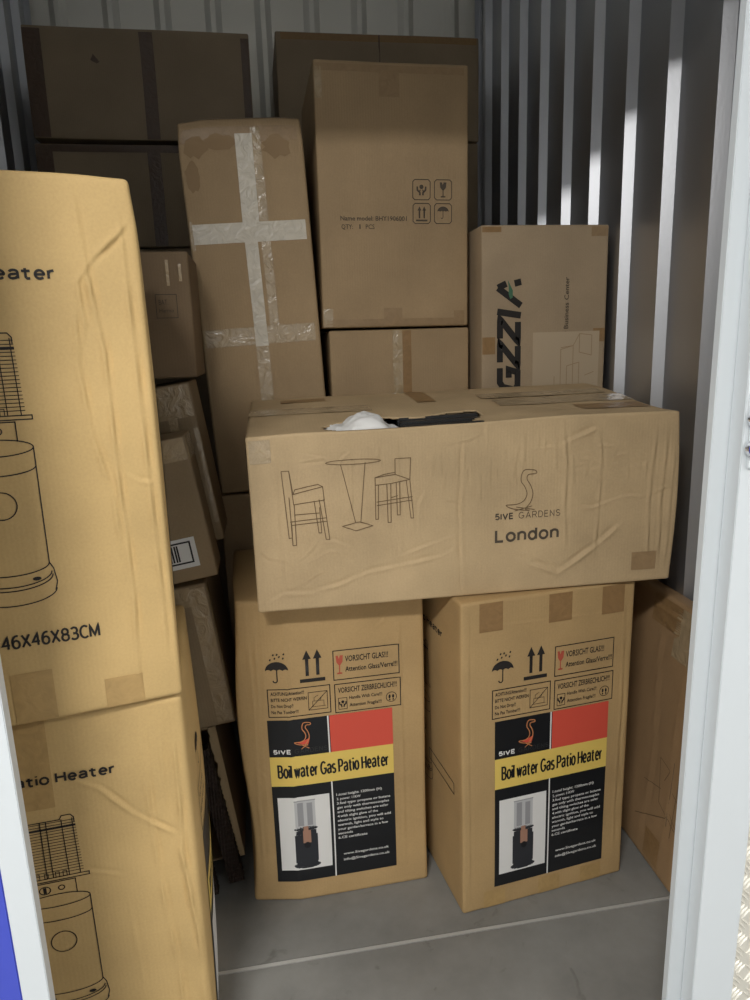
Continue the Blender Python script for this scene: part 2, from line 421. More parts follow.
# ------------------------------------------------------------------ the setting
XR, XL, YB = 1.10, -0.86, 3.36           # steel sheet planes of the unit
def corrugated(name, a0, a1, ref, z1, place, mat, d=.020, dy=.025, top=.02, per=.208):
    prof = []; k0 = math.floor((a0 - ref) / per) - 1
    k = k0
    while True:
        y = ref + k * per
        for yy, q in ((y, 0), (y + dy, d), (y + dy + top, d), (y + 2 * dy + top, 0)):
            if a0 < yy < a1: prof.append((yy, q))
        if y > a1: break
        k += 1
    prof = [(a0, 0)] + prof + [(a1, 0)]
    zs = np.linspace(0, z1, 13); v, f = [], []
    for a, q in prof:
        for z in zs: v.append(place(a, q, z))
    n = len(zs)
    for i in range(len(prof) - 1):
        for j in range(n - 1): f.append((i * n + j, (i + 1) * n + j, (i + 1) * n + j + 1, i * n + j + 1))
    o = link(name, v, f, mat, kind='structure')
    return o
corrugated('wall_right', .95, YB, 1.565, 3.1, lambda a, q, z: (XR - q, a, z), 'steel', .028, .014, .034)
corrugated('wall_left', .95, YB, 1.565, 3.1, lambda a, q, z: (XL + q, a, z), 'steel', .028, .014, .034)
corrugated('wall_back', XL, XR, -.7475, 3.1, lambda a, q, z: (a, YB - q, z), 'steel_back')
# corner angles where the sheets meet
o = link('trim_1', *merge([boxmesh(XR - .045, XR - .001, YB - .022, YB - .021, 0, 3.1), boxmesh(XR - .022, XR - .021, YB - .05, YB - .001, 0, 3.1)]), 'steel', kind='structure')
o = link('trim_2', *merge([boxmesh(XL + .001, XL + .045, YB - .022, YB - .021, 0, 3.1), boxmesh(XL + .021, XL + .022, YB - .05, YB - .001, 0, 3.1)]), 'steel', kind='structure')
link('ceiling', *boxmesh(-4, 4, -2.3, YB + 1.2, 3.6, 3.64), 'hall_grey', kind='structure')   # hall ceiling above the open-topped unit
# floor: two slabs with an open joint, sealed a little lower
JY = 1.373
fl = link('floor', *boxmesh(-4, 4, -2.3, YB + .05, -.12, -.012), 'concrete', kind='structure')
link('floor_slab', *bevel_box(-4, 4, -2.3, JY - .004, -.012, 0, .0025), 'concrete', fl)
link('floor_slab', *bevel_box(-4, 4, JY + .004, YB + .05, -.012, 0, .0025), 'concrete', fl)
link('joint_strip', *boxmesh(-4, 4, JY - .004, JY + .004, -.012, .0008), 'joint', fl)
# corridor wall with the door opening
link('wall_front', *merge([boxmesh(.74, 4, .89, .95, 0, 2.75), boxmesh(-4, -.435, .89, .95, 0, 2.75), boxmesh(-.435, .74, .89, .95, 2.32, 2.75)]), 'white_wall', kind='structure')
link('wall_corridor', *boxmesh(-4, 4, -2.3, -2.25, 0, 3.6), 'white_wall', kind='structure')
t3 = link('trim_3', *bevel_box(.633, .70, .91, .925, 0, 2.32, .0012), 'post', kind='structure')
t3['label'] = 'inner pale grey steel strip of the right door post'
t4 = link('trim_4', *bevel_box(.659, .736, .879, .909, 0, 2.32, .0012), 'post', kind='structure')
t4['label'] = 'wide pale grey front face of the right door post'
t5 = link('trim_5', *bevel_box(-.390, -.354, .882, .902, 0, 2.32, .0012), 'post', kind='structure')
t5['label'] = 'narrow pale grey door post on the left'
t6 = link('trim_6', *bevel_box(-.431, -.391, .884, .95, 0, 2.32, .0012), 'blue', kind='structure')
t6['label'] = 'blue painted strip beside the left door post'
for o in (t3, t4): o.rotation_euler[1] = .0078; o.location.x = .004
# kick plate of raised-bar tread plate on the corridor wall
kp = link('tread_plate', *boxmesh(.739, 1.6, .884, .8895, 0, 1.05), 'tread')
kp.parent = bpy.data.objects['wall_front']
bars = []
def lozenge(cx, cz, ang, L=.024, W=.0050, H=.0022):
    c, s_ = math.cos(ang), math.sin(ang); v = []
    for a, b, hh in ((-L / 2, 0, 0), (0, -W / 2, 0), (L / 2, 0, 0), (0, W / 2, 0), (-L * .3, 0, H), (L * .3, 0, H)):
        v.append((cx + a * c - b * s_, .884 - hh, cz + a * s_ + b * c))
    return v, [(0, 1, 5, 4), (1, 2, 5), (2, 3, 5), (3, 0, 4, 5)]
for i in range(18):
    for j in range(34):
        cx, cz = .752 + i * .0285, .02 + j * .0285
        up = (i + j) % 2
        for k in (-1, 0, 1):
            a = math.radians(45 if up else -45)
            bars.append(lozenge(cx - math.sin(a) * k * .0082, cz + math.cos(a) * k * .0082, a))
link('raised_bars', *merge(bars), 'tread', kp, kind='stuff')

# latch on the right-hand post
la = bpy.data.objects.new('door_latch', None); COL.objects.link(la); la.location = (.687, .8785, 1.266)
tag(la, 'round blue and chrome latch buttons on the pale right door post', 'latch')
def cyl_y(cx, cz, r, y0, y1, n=28):
    v = [(cx + r * math.cos(2 * math.pi * i / n), y, cz + r * math.sin(2 * math.pi * i / n)) for y in (y0, y1) for i in range(n)]
    return v, [(i, (i + 1) % n, n + (i + 1) % n, n + i) for i in range(n)] + [tuple(range(n))[::-1], tuple(range(n, 2 * n))]
link('latch_plate', *bevel_box(-.006, .05, -.004, 0, -.05, .06, .0015), 'post', la)
for cz in (.0215, -.0205):
    b_ = link('button', *cyl_y(0, cz, .0125, -.012, -.004), 'chrome', la)
    link('button_cap', *cyl_y(0, cz, .0105, -.015, -.012), 'blue', b_)

# ------------------------------------------------------------------ print artwork
def umbrella(cx, top, w):
    """black umbrella, w wide; top of canopy at y=top"""
    k = w; sh = []
    can = [(cx + k * .5 * math.cos(math.radians(a)), top - .42 * k + k * .42 * math.sin(math.radians(a))) for a in range(0, 181, 15)]
    low = []
    for i in range(4):
        x0 = cx - k * .5 + i * k * .25
        low += [(x0 + k * .25 * q / 4, top - .42 * k + k * .06 * math.sin(math.pi * q / 4)) for q in range(4)]
    sh.append(poly(can + low))
    sh.append(stroke([(cx, top - .3 * k), (cx, top - .88 * k)] + [(cx - .09 * k + .09 * k * math.cos(math.radians(a)), top - .88 * k + .09 * k * math.sin(math.radians(a))) for a in range(-20, -181, -20)], k * .05))
    return sh
def rain(cx, y, w):
    return [stroke([(cx + dx * w, y + dy * w), (cx + dx * w - .05 * w, y + dy * w - .09 * w)], .07 * w) for dx, dy in ((-.32, .05), (-.1, .12), (.12, .2), (.3, .12), (.02, .32), (.34, .34), (-.16, .30))]
def arrows(x0, x1, y0, y1):
    w = x1 - x0; h = y1 - y0; sh = [grid(x0, y0, x1, y0 + h * .11)]
    for c in (.3, .72):
        cx = x0 + w * c; b = y0 + h * .2
        sh.append(poly([(cx - w * .065, b), (cx + w * .065, b), (cx + w * .065, y1 - h * .28), (cx + w * .17, y1 - h * .28), (cx, y1), (cx - w * .17, y1 - h * .28), (cx - w * .065, y1 - h * .28)]))
    return sh
def glass(cx, y0, y1, w):
    h = y1 - y0
    return [poly([(cx - w * .5, y1), (cx - w * .18, y1), (cx - w * .05, y1 - h * .18), (cx + w * .08, y1), (cx + w * .5, y1), (cx + w * .42, y1 - h * .35), (cx + w * .12, y1 - h * .52), (cx - w * .12, y1 - h * .52), (cx - w * .42, y1 - h * .35)]),
            grid(cx - w * .07, y0 + h * .06, cx + w * .07, y1 - h * .5), grid(cx - w * .35, y0, cx + w * .35, y0 + h * .08)]
def hands(cx, cy, w):
    sh = [disc(cx, cy + .22 * w, .19 * w)]
    for q in (-1, 1):
        sh.append(stroke([(cx + q * .40 * w, cy + .25 * w), (cx + q * .38 * w, cy - .05 * w), (cx + q * .14 * w, cy - .28 * w), (cx + q * .14 * w, cy - .5 * w)], .15 * w))
        sh.append(stroke([(cx + q * .1 * w, cy - .02 * w), (cx + q * .2 * w, cy - .2 * w)], .1 * w))
    return sh
def footprints(cx, cy, w):
    return [stroke(ell(cx, cy, w * .5, w * .5)[:-1], .06 * w, True), disc(cx - .17 * w, cy + .06 * w, .1 * w, .2 * w), disc(cx - .17 * w, cy - .26 * w, .075 * w, .09 * w), disc(cx + .17 * w, cy + .06 * w, .1 * w, .2 * w), disc(cx + .17 * w, cy - .26 * w, .075 * w, .09 * w)]
GOOSE = [(.62, .0), (.2, .06), (.0, .16), (.28, .17), (.47, .24), (.56, .4), (.50, .58), (.40, .72), (.42, .9), (.52, .99), (.78, .96), (.80, .88), (.60, .87), (.56, .76), (.66, .60), (.72, .40), (.66, .2), (.52, .04)]
def smooth_path(P, n=5):
    out = []; m = len(P)
    for i in range(m):
        p0, p1, p2, p3 = (Vector(P[(i + k) % m]) for k in (-1, 0, 1, 2))
        for q in range(n):
            t = q / n; out.append(tuple(.5 * ((2 * p1) + (p2 - p0) * t + (2 * p0 - 5 * p1 + 4 * p2 - p3) * t * t + (3 * p1 - p0 - 3 * p2 + p3) * t ** 3)))
    return out

def heater_print(c, dx=0.0, dl=0.0):
    """warnings and the big label on the front of a heater carton"""
    dx0 = dx
    D = lambda name, sh, mat, off=.0012, label=None: c.decal(name, 'front', [shift(q, dx0, 0) for q in sh], mat, off, label)
    D('umbrella_symbol', umbrella(.105, .675, .056) + rain(.108, .680, .05), 'ink', label='black umbrella and rain symbol')
    D('arrows_symbol', arrows(.160, .222, .615, .699), 'ink', label='two black up arrows over a bar')
    w = .0022
    D('glass_warning', [frame(.243, .612, .405, .689, w), text('VORSICHT GLAS!!!', .272, .378, .658, .0155, .012), text('Attention Glass/Verre!!!', .272, .401, .632, .0135, .012)], 'ink')
    D('glass_symbol', glass(.258, .627, .676, .018), 'ink_red', label='red wine glass symbol')
    D('fragile_warning', [frame(.244, .524, .407, .600, w), text('VORSICHT ZERBRECHLICH!!!', .252, .398, .576, .0145, .012), text('Handle With Care!!!', .279, .361, .5565, .009, .012), text('Attention Fragile!!!', .279, .359, .5365, .009, .012),
                           frame(.252, .532, .273, .562, .0014)] + hands(.2625, .547, .020) + footprints(.384, .549, .026), 'ink')
    dr = [frame(.079, .528, .232, .602, w)]
    for i, q in enumerate(('ACHTUNG/Attention!!!', 'BITTE NICHT WERFEN', 'Do Not Drop!!', 'Ne Pas Tomber!!!')):
        dr.append(text(q, .086, (.168, .174, .140, .152)[i], .586 - i * .0165, .0090, .014))
    dr += [frame(.178, .540, .225, .587, .0014), stroke([(.179, .541), (.224, .586)], .0014), frame(.188, .548, .216, .563, .001), stroke([(.192, .563), (.192, .572), (.203, .578)], .001), stroke([(.206, .563), (.213, .577)], .001), stroke([(.184, .548), (.220, .548)], .001)]
    D('drop_warning', dr, 'ink')
    # label
    dx = dl
    D = lambda name, sh, mat, off=.0012, label=None: c.decal(name, 'front', [shift(q, dl, 0) for q in sh], mat, off, label)
    lb = D('product_label', [grid(.086, .060, .398, .519, .006)], 'st_black', .0012, 'black, red and yellow product label')
    P = lambda name, sh, mat, off=.0016: c.decal(name, 'front', [shift(q, dx, 0) for q in sh], mat, off, None, lb)
    P('red_panel', [grid(.240, .418, .398, .519)], 'st_red')
    P('yellow_band', [grid(.086, .336, .398, .418)], 'st_yellow')
    P('divider', [grid(.2345, .418, .238, .519), grid(.2345, .060, .238, .336)], 'st_white')
    g = [(.150 + x * .052, .446 + y * .063) for x, y in GOOSE]
    P('goose_logo', [stroke(smooth_path(g), .0022, True), stroke([(.166, .449), (.186, .437)], .0018), stroke([(.183, .449), (.166, .437)], .0018)], 'st_orange', .0020)
    P('goose_wing', [poly([(.154, .456), (.170, .449), (.184, .449), (.189, .466), (.181, .462), (.168, .457)])], 'st_red', .0019)
    P('brand_text', [letters('5IVE', .096, .140, .426, .0125, .0028, .3)], 'st_white', .0020)
    P('brand_text', [letters('GARDENS', .149, .231, .426, .0125, .0012, .3)], 'st_dim', .0020)
    P('title_text', [letters('Boil water Gas Patio Heater', .103, .386, .3585, .038, .0047, .26)], 'st_black', .0026)
    ph = P('product_photo', [grid(.098, .094, .228, .304)], 'st_white', .0020)
    Q = lambda name, sh, mat, off: c.decal(name, 'front', [shift(q, dx, 0) for q in sh], mat, off, None, lb)
    cx = .164
    Q('photo_glass', [grid(cx - .026, .215, cx + .026, .293), ], 'st_mid', .0026)
    Q('photo_glass_inner', [grid(cx - .019, .222, cx - .004, .288), grid(cx + .005, .222, cx + .019, .286), grid(cx - .027, .292, cx + .027, .2945)], 'st_grey', .0031)
    def blob(x, y, rx, ry): return merge([grid(x - rx * math.sqrt(1 - q * q), y + q * ry - ry * .1, x + rx * math.sqrt(1 - q * q), y + q * ry + ry * .1) for q in (-.9, -.7, -.5, -.3, -.1, .1, .3, .5, .7, .9)])
    Q('photo_heater_body', [grid(cx - .029, .116, cx + .029, .196), grid(cx - .026, .196, cx + .026, .208), grid(cx - .027, .106, cx + .027, .116), blob(cx, .107, .034, .009), blob(cx, .213, .030, .006)], 'st_dark', .0026)
    Q('photo_heater_panel', [grid(cx - .008, .172, cx + .012, .208), grid(cx - .006, .208, cx + .006, .220)], 'st_copper', .0032)
    Q('photo_heater_knob', [disc(cx + .002, .166, .008, .009)], 'st_black', .0036)
    lines = ['1.total height: 1200mm (H)', '2. power: 11KW', '3.fuel type: propane or butane', 'gas only with thermocouples', 'and tilting switches are safer', '4.with slight glow of the', 'electric ignition, you will add', 'warmth, light and style to', 'your garden/terrace in a few', 'seconds', '6.CE certificate']
    wid = (.118, .062, .140, .136, .134, .106, .140, .120, .132, .038, .076)
    P('specification_text', [text(q, .246, .246 + wid[i], .293 - i * .0125, .0070, .012) for i, q in enumerate(lines)] , 'st_white', .0020)
    P('contact_text', [text('www.5ivegardens.co.uk', .258, .378, .119, .0072, .01), text('info@5ivegardens.co.uk', .258, .380, .102, .0072, .01)], 'st_white', .0020)
    return lb

def heater_line(c, sR, t0, face='front'):
    """line drawing of a patio heater; sR = x of the drum's axis, t0 = bottom of the drawing"""
    w = .0017; s = []
    X = lambda a: sR + a; Y = lambda b: t0 + b
    half = lambda yy, rr, dp: stroke([(X(-rr * math.cos(a)), Y(yy - dp * math.sin(a))) for a in np.linspace(0, math.pi, 25)], w)
    dr = .054
    for q in (-1, 1):
        s.append(stroke([(X(q * dr), Y(.246)), (X(q * dr), Y(.066))], w))
        s.append(stroke([(X(q * dr), Y(.066)), (X(q * (dr + .005)), Y(.056)), (X(q * (dr + .008)), Y(.034)), (X(q * (dr + .004)), Y(.020))], w))
        s.append(disc(X(q * .034), Y(.042), .0062, .0030))
    for yy, rr, dp in ((.066, dr, .016), (.246, dr, .012), (.218, dr, .013), (.052, dr + .002, .020), (.047, dr + .003, .021), (.024, dr + .006, .022)): s.append(half(yy, rr, dp))
    s.append(stroke([(X(dr * math.cos(a)), Y(.246 + .013 * math.sin(a))) for a in np.linspace(0, math.pi, 25)], w))
    s.append(stroke([(X(.021 * math.cos(a)), Y(.160 + .021 * math.sin(a))) for a in np.linspace(0, 2 * math.pi, 30)][:-1], w, True))
    # neck with knobs
    s.append(stroke([(X(-.034), Y(.255)), (X(-.034), Y(.284)), (X(.034), Y(.284)), (X(.034), Y(.255))], w))
    s.append(stroke([(X(-.017 + .009 * math.cos(a)), Y(.270 + .0075 * math.sin(a))) for a in np.linspace(0, 2 * math.pi, 18)][:-1], w, True))
    s.append(grid(X(-.0195), Y(.264), X(-.0145), Y(.276)))
    s.append(stroke([(X(.010 + .005 * math.cos(a)), Y(.271 + .0045 * math.sin(a))) for a in np.linspace(0, 2 * math.pi, 14)][:-1], w, True))
    # wire cage with its tray
    s.append(frame(X(-.058), Y(.287), X(.058), Y(.293), w))
    n = 19
    for i in range(n):
        yy = .300 + i * .0056; hw = .050 - .004 * i / n
        s.append(stroke([(X(-hw), Y(yy)), (X(hw), Y(yy))], .0012 if i != 16 else .0042))
    for a in (-.048, -.038, -.010, .0, .026, .044):
        s.append(stroke([(X(a), Y(.293)), (X(a * .95), Y(.404))], .0014))
    s.append(stroke([(X(-.046), Y(.404)), (X(.022), Y(.404)), (X(.026), Y(.411)), (X(.040), Y(.411)), (X(.045), Y(.405)), (X(.045), Y(.396))], w))
    for a in (-.028, -.014, .004, .016): s.append(frame(X(a), Y(.293), X(a + .006), Y(.303), .0012))
    return c.decal('heater_drawing', face, s, 'ink', .0012, 'black line drawing of a patio heater')

# ------------------------------------------------------------------ left stack by the door
cr = lambda *p: list(p)
W0 = .46
up_cr = {'front': [
    (cr((W0 - .083, .83), (W0 - .078, .70), (W0 - .066, .58), (W0 - .066, .42), (W0 - .062, .2), (W0 - .07, .0)), .0030, .0055),
    (cr((W0 - .096, .68), (W0 - .104, .56), (W0 - .095, .45), (W0 - .075, .36), (W0 - .069, .2)), .0026, .0050),
    (cr((W0 - .0, .78), (W0 - .032, .745), (W0 - .066, .715), (W0 - .092, .68), (W0 - .088, .62), (W0 - .102, .57)), .0026, .0050),
    (cr((W0 - .024, .80), (W0 - .022, .5), (W0 - .018, .2), (W0 - .02, .03)), .0028, .0060),
    (cr((W0 - .060, .395), (W0 - .035, .378), (W0 - .01, .372)), .0012, .0045),
    (cr((W0 - .012, .70), (W0 - .010, .3), (W0 - .008, .05)), -.0022, .0050)]}
up_cr = {'front': [(p_, a_ * 1.5, w_) for p_, a_, w_ in up_cr['front']]}
def crush_top(X, s):
    # top front-right corner knocked in a little, top edge sagging
    d = np.exp(-(((X[:, 0] - s.w) / .06) ** 2 + ((X[:, 2] - s.h) / .05) ** 2 + (X[:, 1] / .1) ** 2))
    X[:, 0] -= .005 * d; X[:, 2] -= .004 * d
    return X
up = Carton('heater_carton', 'large golden heater carton on top of the pair by the left door post', W0, .46, .83, (-.164 - W0 * math.cos(math.radians(11.1)), 1.131 - W0 * math.sin(math.radians(11.1)), .83), 11.1,
            mat='card_stack', res=(.0032, .03, .0032), r=.008, wob=.0012, creases=up_cr, bulge={'right': .012}, warp=crush_top, group='gas heater cartons')
up.decal('heater_text', 'front', [letters('Patio Heater', W0 - .305, W0 - .119, .683, .0195, .0036, .24)], 'ink')
up.decal('size_text', 'front', [letters('46X46X83CM', W0 - .262, W0 - .119, .131, .0235, .0034, .22)], 'ink')
heater_line(up, W0 - .233, .199)
up.tape('tape_tan', ('front', W0 - .258, .004, W0 - .197, .089)); up.tape('tape_tan', ('front', W0 - .122, .004, W0 - .062, .055))
up.decal('side_print', 'right', [frame(.09, .60, .25, .68, .003), frame(.09, .51, .25, .585, .003), frame(.27, .51, .42, .585, .003), text('VORSICHT GLAS!!!', .11, .24, .645, .016, .01)] + umbrella(.30, .67, .06), 'ink')
up.decal('side_label', 'right', [grid(.08, .06, .40, .50)], 'st_black', .0010)

low_cr = {'front': [
    (cr((W0 - .075, .83), (W0 - .072, .6), (W0 - .066, .45), (W0 - .052, .25), (W0 - .05, .0)), .0024, .0055),
    (cr((W0 - .19, .70), (W0 - .15, .675), (W0 - .10, .615), (W0 - .03, .555)), .0022, .0050),
    (cr((W0 - .022, .80), (W0 - .020, .62), (W0 - .026, .52), (W0 - .012, .35), (W0 - .01, .05)), .0036, .0060),
    (cr((W0 - .03, .52), (W0 - .02, .38), (W0 - .006, .2)), -.0030, .0050),
    (cr((W0 - .19, .52), (W0 - .13, .495)), .0014, .0045),
    (cr((W0 - .125, .44), (W0 - .118, .25)), .0010, .0050),
    (cr((W0 - .04, .80), (W0 - .045, .60)), .0016, .0050)]}
yl = math.radians(5.2)
low_cr = {'front': [(p_, a_ * 1.4, w_) for p_, a_, w_ in low_cr['front']]}
lo = Carton('heater_carton', 'golden heater carton on the floor under the other by the left door post', W0, .46, .827, (-.169 - W0 * math.cos(yl), 1.140 - W0 * math.sin(yl), 0), 5.2,
            mat='card_stack', res=(.0032, .03, .0032), r=.011, wob=.002, creases=low_cr, bulge={'right': .018}, group='gas heater cartons')
lo.decal('heater_text', 'front', [letters('Gas Patio Heater', W0 - .360, W0 - .120, .700, .0205, .0038, .24)], 'ink', .0018)
heater_line(lo, W0 - .241, .226)
lo.tape('tape_tan', ('front', W0 - .285, .655, W0 - .222, .822))
lo.decal('side_print', 'right', umbrella(.12, .68, .06) + [frame(.06, .51, .22, .60, .003), frame(.24, .51, .40, .60, .003), text('ACHTUNG', .07, .15, .57, .012, .01), text('BITTE NICHT', .07, .16, .54, .012, .01)], 'ink')
slb = lo.decal('side_label', 'right', [grid(.06, .06, .39, .50)], 'st_black', .0010, 'black and yellow product label')
lo.decal('yellow_band', 'right', [grid(.06, .32, .39, .40)], 'st_yellow', .0016, None, slb)
lo.decal('title_text', 'right', [letters('Boil water Gas Patio Heater', .08, .37, .345, .036, .0047, .26)], 'st_black', .0021, None, slb)
lo.decal('product_photo', 'right', [grid(.072, .09, .20, .29)], 'st_white', .0020, None, slb)

# ------------------------------------------------------------------ the two heater cartons in the middle
def fold_left(X, s):
    k = np.clip(1 - X[:, 1] / .2, 0, 1)
    X[:, 1] += .20 * np.maximum(0, .118 - X[:, 0]) * k
    X[:, 0] += .010 * np.maximum(0, .03 - X[:, 0]) / .03 * np.sin(X[:, 2] * 9) * k
    return X
lh_cr = {'front': [(cr((.118, .83), (.118, .3), (.112, .0)), .0012, .008), (cr((.030, .80), (.034, .55), (.028, .3), (.03, .05)), .0030, .006), (cr((.05, .80), (.046, .6), (.04, .45)), .0025, .006),
                   (cr((.395, .82), (.40, .4), (.398, .02)), .0014, .006), (cr((.018, .40), (.05, .36), (.05, .25)), .0015, .005), (cr((.34, .74), (.36, .755), (.38, .80)), .0012, .004)],
         'left': [(cr((.40, .8), (.41, .4), (.40, .05)), .003, .01), (cr((.34, .8), (.32, .4), (.34, .05)), -.003, .012)]}
hl = Carton('heater_carton', 'heater carton with creased label under the left end of the long box', .46, .46, .83, (-.099, 1.55, 0), 1.12,
            mat='card_heater', res=(.0035, .02, .0035), r=.009, wob=.003, creases=lh_cr, warp=fold_left, group='gas heater cartons')
heater_print(hl, -.010, -.023)
hr_cr = {'front': [(cr((.432, .80), (.436, .5), (.430, .2), (.435, .03)), .0018, .005), (cr((.02, .765), (.2, .762), (.44, .757)), .0008, .004), (cr((.447, .55), (.44, .40), (.45, .25)), -.002, .006), (cr((.018, .82), (.016, .5), (.018, .0)), .0014, .004), (cr((.30, .5), (.29, .28), (.30, .1)), .0006, .006)]}
hr = Carton('heater_carton', 'heater carton with flat label under the right end of the long box', .46, .46, .83, (.417, 1.424, 0), 6.85,
            mat='card_heater', res=(.0035, .02, .0035), r=.007, wob=.002, creases=hr_cr, group='gas heater cartons')
heater_print(hr, 0, 0)
for a0, a1 in ((.045, .104), (.223, .285), (.367, .429)): hr.tape('tape_brown', ('front', a0, .753, a1, .824))
for a0, a1 in ((.057, .117), (.212, .274), (.335, .395)): hr.tape('tape_tan', ('front', a0, .003, a1, .052))
hr.decal('heater_text', 'left', [letters('Gas Patio Heater', .08, .345, .70, .0205, .0038, .24)], 'ink')
heater_line(hr, .20, .238, 'left')
hr.decal('side_print', 'left', [stroke([(.24, .34), (.41, .34), (.41, .31), (.24, .31)], .003, True)], 'ink')

# ------------------------------------------------------------------ the long opened box
lx, ly, lyaw = -.036, 1.478, -1.4
LW, LD, LH = .985, .50, .408
rnd = random.Random(5)
lf = [(cr((.468, .40), (.462, .2), (.466, .0)), -.0030, .0045), (cr((.705, .40), (.715, .3), (.712, .2), (.718, .1)), .0026, .006),
      (cr((.79, .40), (.80, .30), (.795, .16), (.79, .06)), .0022, .005), (cr((.60, .075), (.66, .055), (.70, .035), (.74, .06), (.80, .10), (.86, .15)), .0034, .008),
      (cr((.64, .09), (.70, .04)), .0026, .006), (cr((.70, .34), (.75, .36), (.79, .375)), .0028, .007), (cr((.715, .20), (.78, .19), (.86, .215), (.91, .21)), .0016, .005),
      (cr((.10, .035), (.18, .05), (.25, .075), (.32, .085), (.42, .10), (.46, .12)), .0022, .006), (cr((.30, .10), (.36, .12), (.46, .15)), .0016, .005), (cr((.02, .02), (.06, .04), (.14, .035)), .0018, .006),
      (cr((.06, .38), (.055, .2), (.06, .03)), .0016, .006), (cr((.93, .39), (.92, .2), (.925, .03)), .0026, .005), (cr((.955, .38), (.945, .2), (.95, .03)), .0030, .005), (cr((.975, .36), (.966, .2), (.968, .03)), .0024, .004),
      (cr((.10, .36), (.16, .345), (.10, .34)), .0014, .005), (cr((.21, .40), (.22, .33), (.215, .2)), .0008, .006), (cr((.32, .40), (.325, .25), (.33, .1)), .0009, .006), (cr((.57, .10), (.63, .09)), .0010, .004)]
for k in range(46):      # puckers along the top edge of the right half
    x = rnd.uniform(.40, .93); y = LH - rnd.uniform(.02, .12)
    lf.append((cr((x, y), (x + rnd.uniform(-.006, .006), y - rnd.uniform(.02, .07))), rnd.uniform(.0006, .0018), rnd.uniform(.003, .005)))
for k in range(40):      # fine crumpled patch upper right
    x = rnd.uniform(.68, .92); y = rnd.uniform(.27, .34); a = rnd.uniform(-.3, .3)
    lf.append((cr((x, y), (x + .03 * math.cos(a), y + .03 * math.sin(a))), rnd.uniform(.0006, .0013), .0035))
for k in range(26):
    x, y, a = rnd.uniform(.05, .90), rnd.uniform(.03, .36), rnd.choice((0.2, 1.5, 2.4, rnd.uniform(0, 3.1)))
    p_ = [(x, y)]
    for q in range(3):
        x += .035 * math.cos(a); y += .035 * math.sin(a); a += rnd.uniform(-.6, .6); p_.append((x, y))
    lf.append((p_, rnd.choice((-1, 1, 1)) * rnd.uniform(.0006, .0013), .0045))
def sag(X, s):
    # front edge of the top dips at the middle, right end bellies out
    k = sstep(X[:, 2], .30, s.h); c = np.exp(-((X[:, 0] - .22) / .28) ** 2)
    X[:, 2] -= .010 * k * c * np.clip(1 - X[:, 1] / .25, 0, 1)
    X[:, 2] += (.028 + .012 * X[:, 0]) * k * sstep(X[:, 1], .05, .5)
    X[:, 0] += .010 * sstep(X[:, 0], .9, .985) * np.sin(np.clip(X[:, 2] / s.h, 0, 1) * math.pi)
    X[:, 2] -= .008 * np.clip(X[:, 2] / s.h, 0, 1) * np.exp(-(X[:, 0] / .08) ** 2) * np.exp(-(X[:, 1] / .1) ** 2)
    return X
lb = Carton('furniture_carton', 'long torn-open furniture box lying across the two heater cartons', LW, LD, LH, (lx, ly, .832), lyaw, mat='card_long', res=(.0032, .02, .0032), r=.005,
            wob=.0035, wobf=4, creases={'front': lf}, warp=sag, skip_top=True)
# lid with the ragged hole
def lid():
    v, f = [], []; nx, ny = 125, 62; idx = {}
    hole = [(.165, .035), (.19, .012), (.30, .006), (.40, .010), (.46, .035), (.51, .075), (.55, .125), (.545, .17), (.48, .165), (.40, .13), (.30, .15), (.22, .12), (.17, .07)]
    def inside(x, y):
        c = False; m = len(hole)
        for i in range(m):
            (x0, y0), (x1, y1) = hole[i], hole[i - 1]
            if (y0 > y) != (y1 > y) and x < (x1 - x0) * (y - y0) / (y1 - y0) + x0: c = not c
        return c
    xs = np.linspace(0, LW, nx); ys = np.linspace(0, LD, ny)
    keep = [(i, j) for j in range(ny - 1) for i in range(nx - 1) if not inside((xs[i] + xs[i + 1]) / 2, (ys[j] + ys[j + 1]) / 2)]
    S, T = [], []
    for i, j in keep:
        q = []
        for a, b in ((i, j), (i + 1, j), (i + 1, j + 1), (i, j + 1)):
            if (a, b) not in idx: idx[(a, b)] = len(S); S.append(xs[a]); T.append(ys[b])
            q.append(idx[(a, b)])
        f.append(q)
    S, T = np.array(S), np.array(T)
    X = lb.surf('top', S, T, 0)
    n = noise3(np.stack([S * 14, T * 14, S * 0], -1), 77)
    ed = np.minimum(np.minimum(S, LW - S), np.minimum(T, LD - T))
    X[:, 2] += .0012 * n * sstep(ed, 0, .06)
    # front flap right of the tear is pushed down and inward
    X[:, 2] -= .014 * np.exp(-((S - .52) / .10) ** 2 - ((T - .05) / .05) ** 2) * sstep(ed, 0, .02)
    return X, f
X_, f_ = lid()
lid_o = link('lid', X_, f_, 'card_long', lb.root, True)
sm = lid_o.modifiers.new('board', 'SOLIDIFY'); sm.thickness = .004; sm.offset = -1
# tape over the lid
lb.tape('tape_clear', ('top', .0, .22, .30, .29), ('left', .21, .30, .28, .40), off=.0020, label='clear shiny tape across the lid')
lb.tape('tape_clear', ('top', .62, .20, .98, .28), off=.0020)
lb.tape('tape_brown', ('top', .43, .30, .48, .50), off=.0018)
lb.tape('tape_brown', ('top', .08, .38, .20, .43), off=.0018)
lb.tape('tape_brown', ('top', .80, .10, .97, .17), off=.0018)
lb.tape('tape_clear', ('front', .006, .345, .05, .40), ('left', .40, .10, .495, .40), off=.0012)
lb.tape('tape_clear', ('top', .60, .30, .95, .36), off=.0024)
lb.tape('tape_back', ('front', .885, .03, .945, .075), off=.0012)
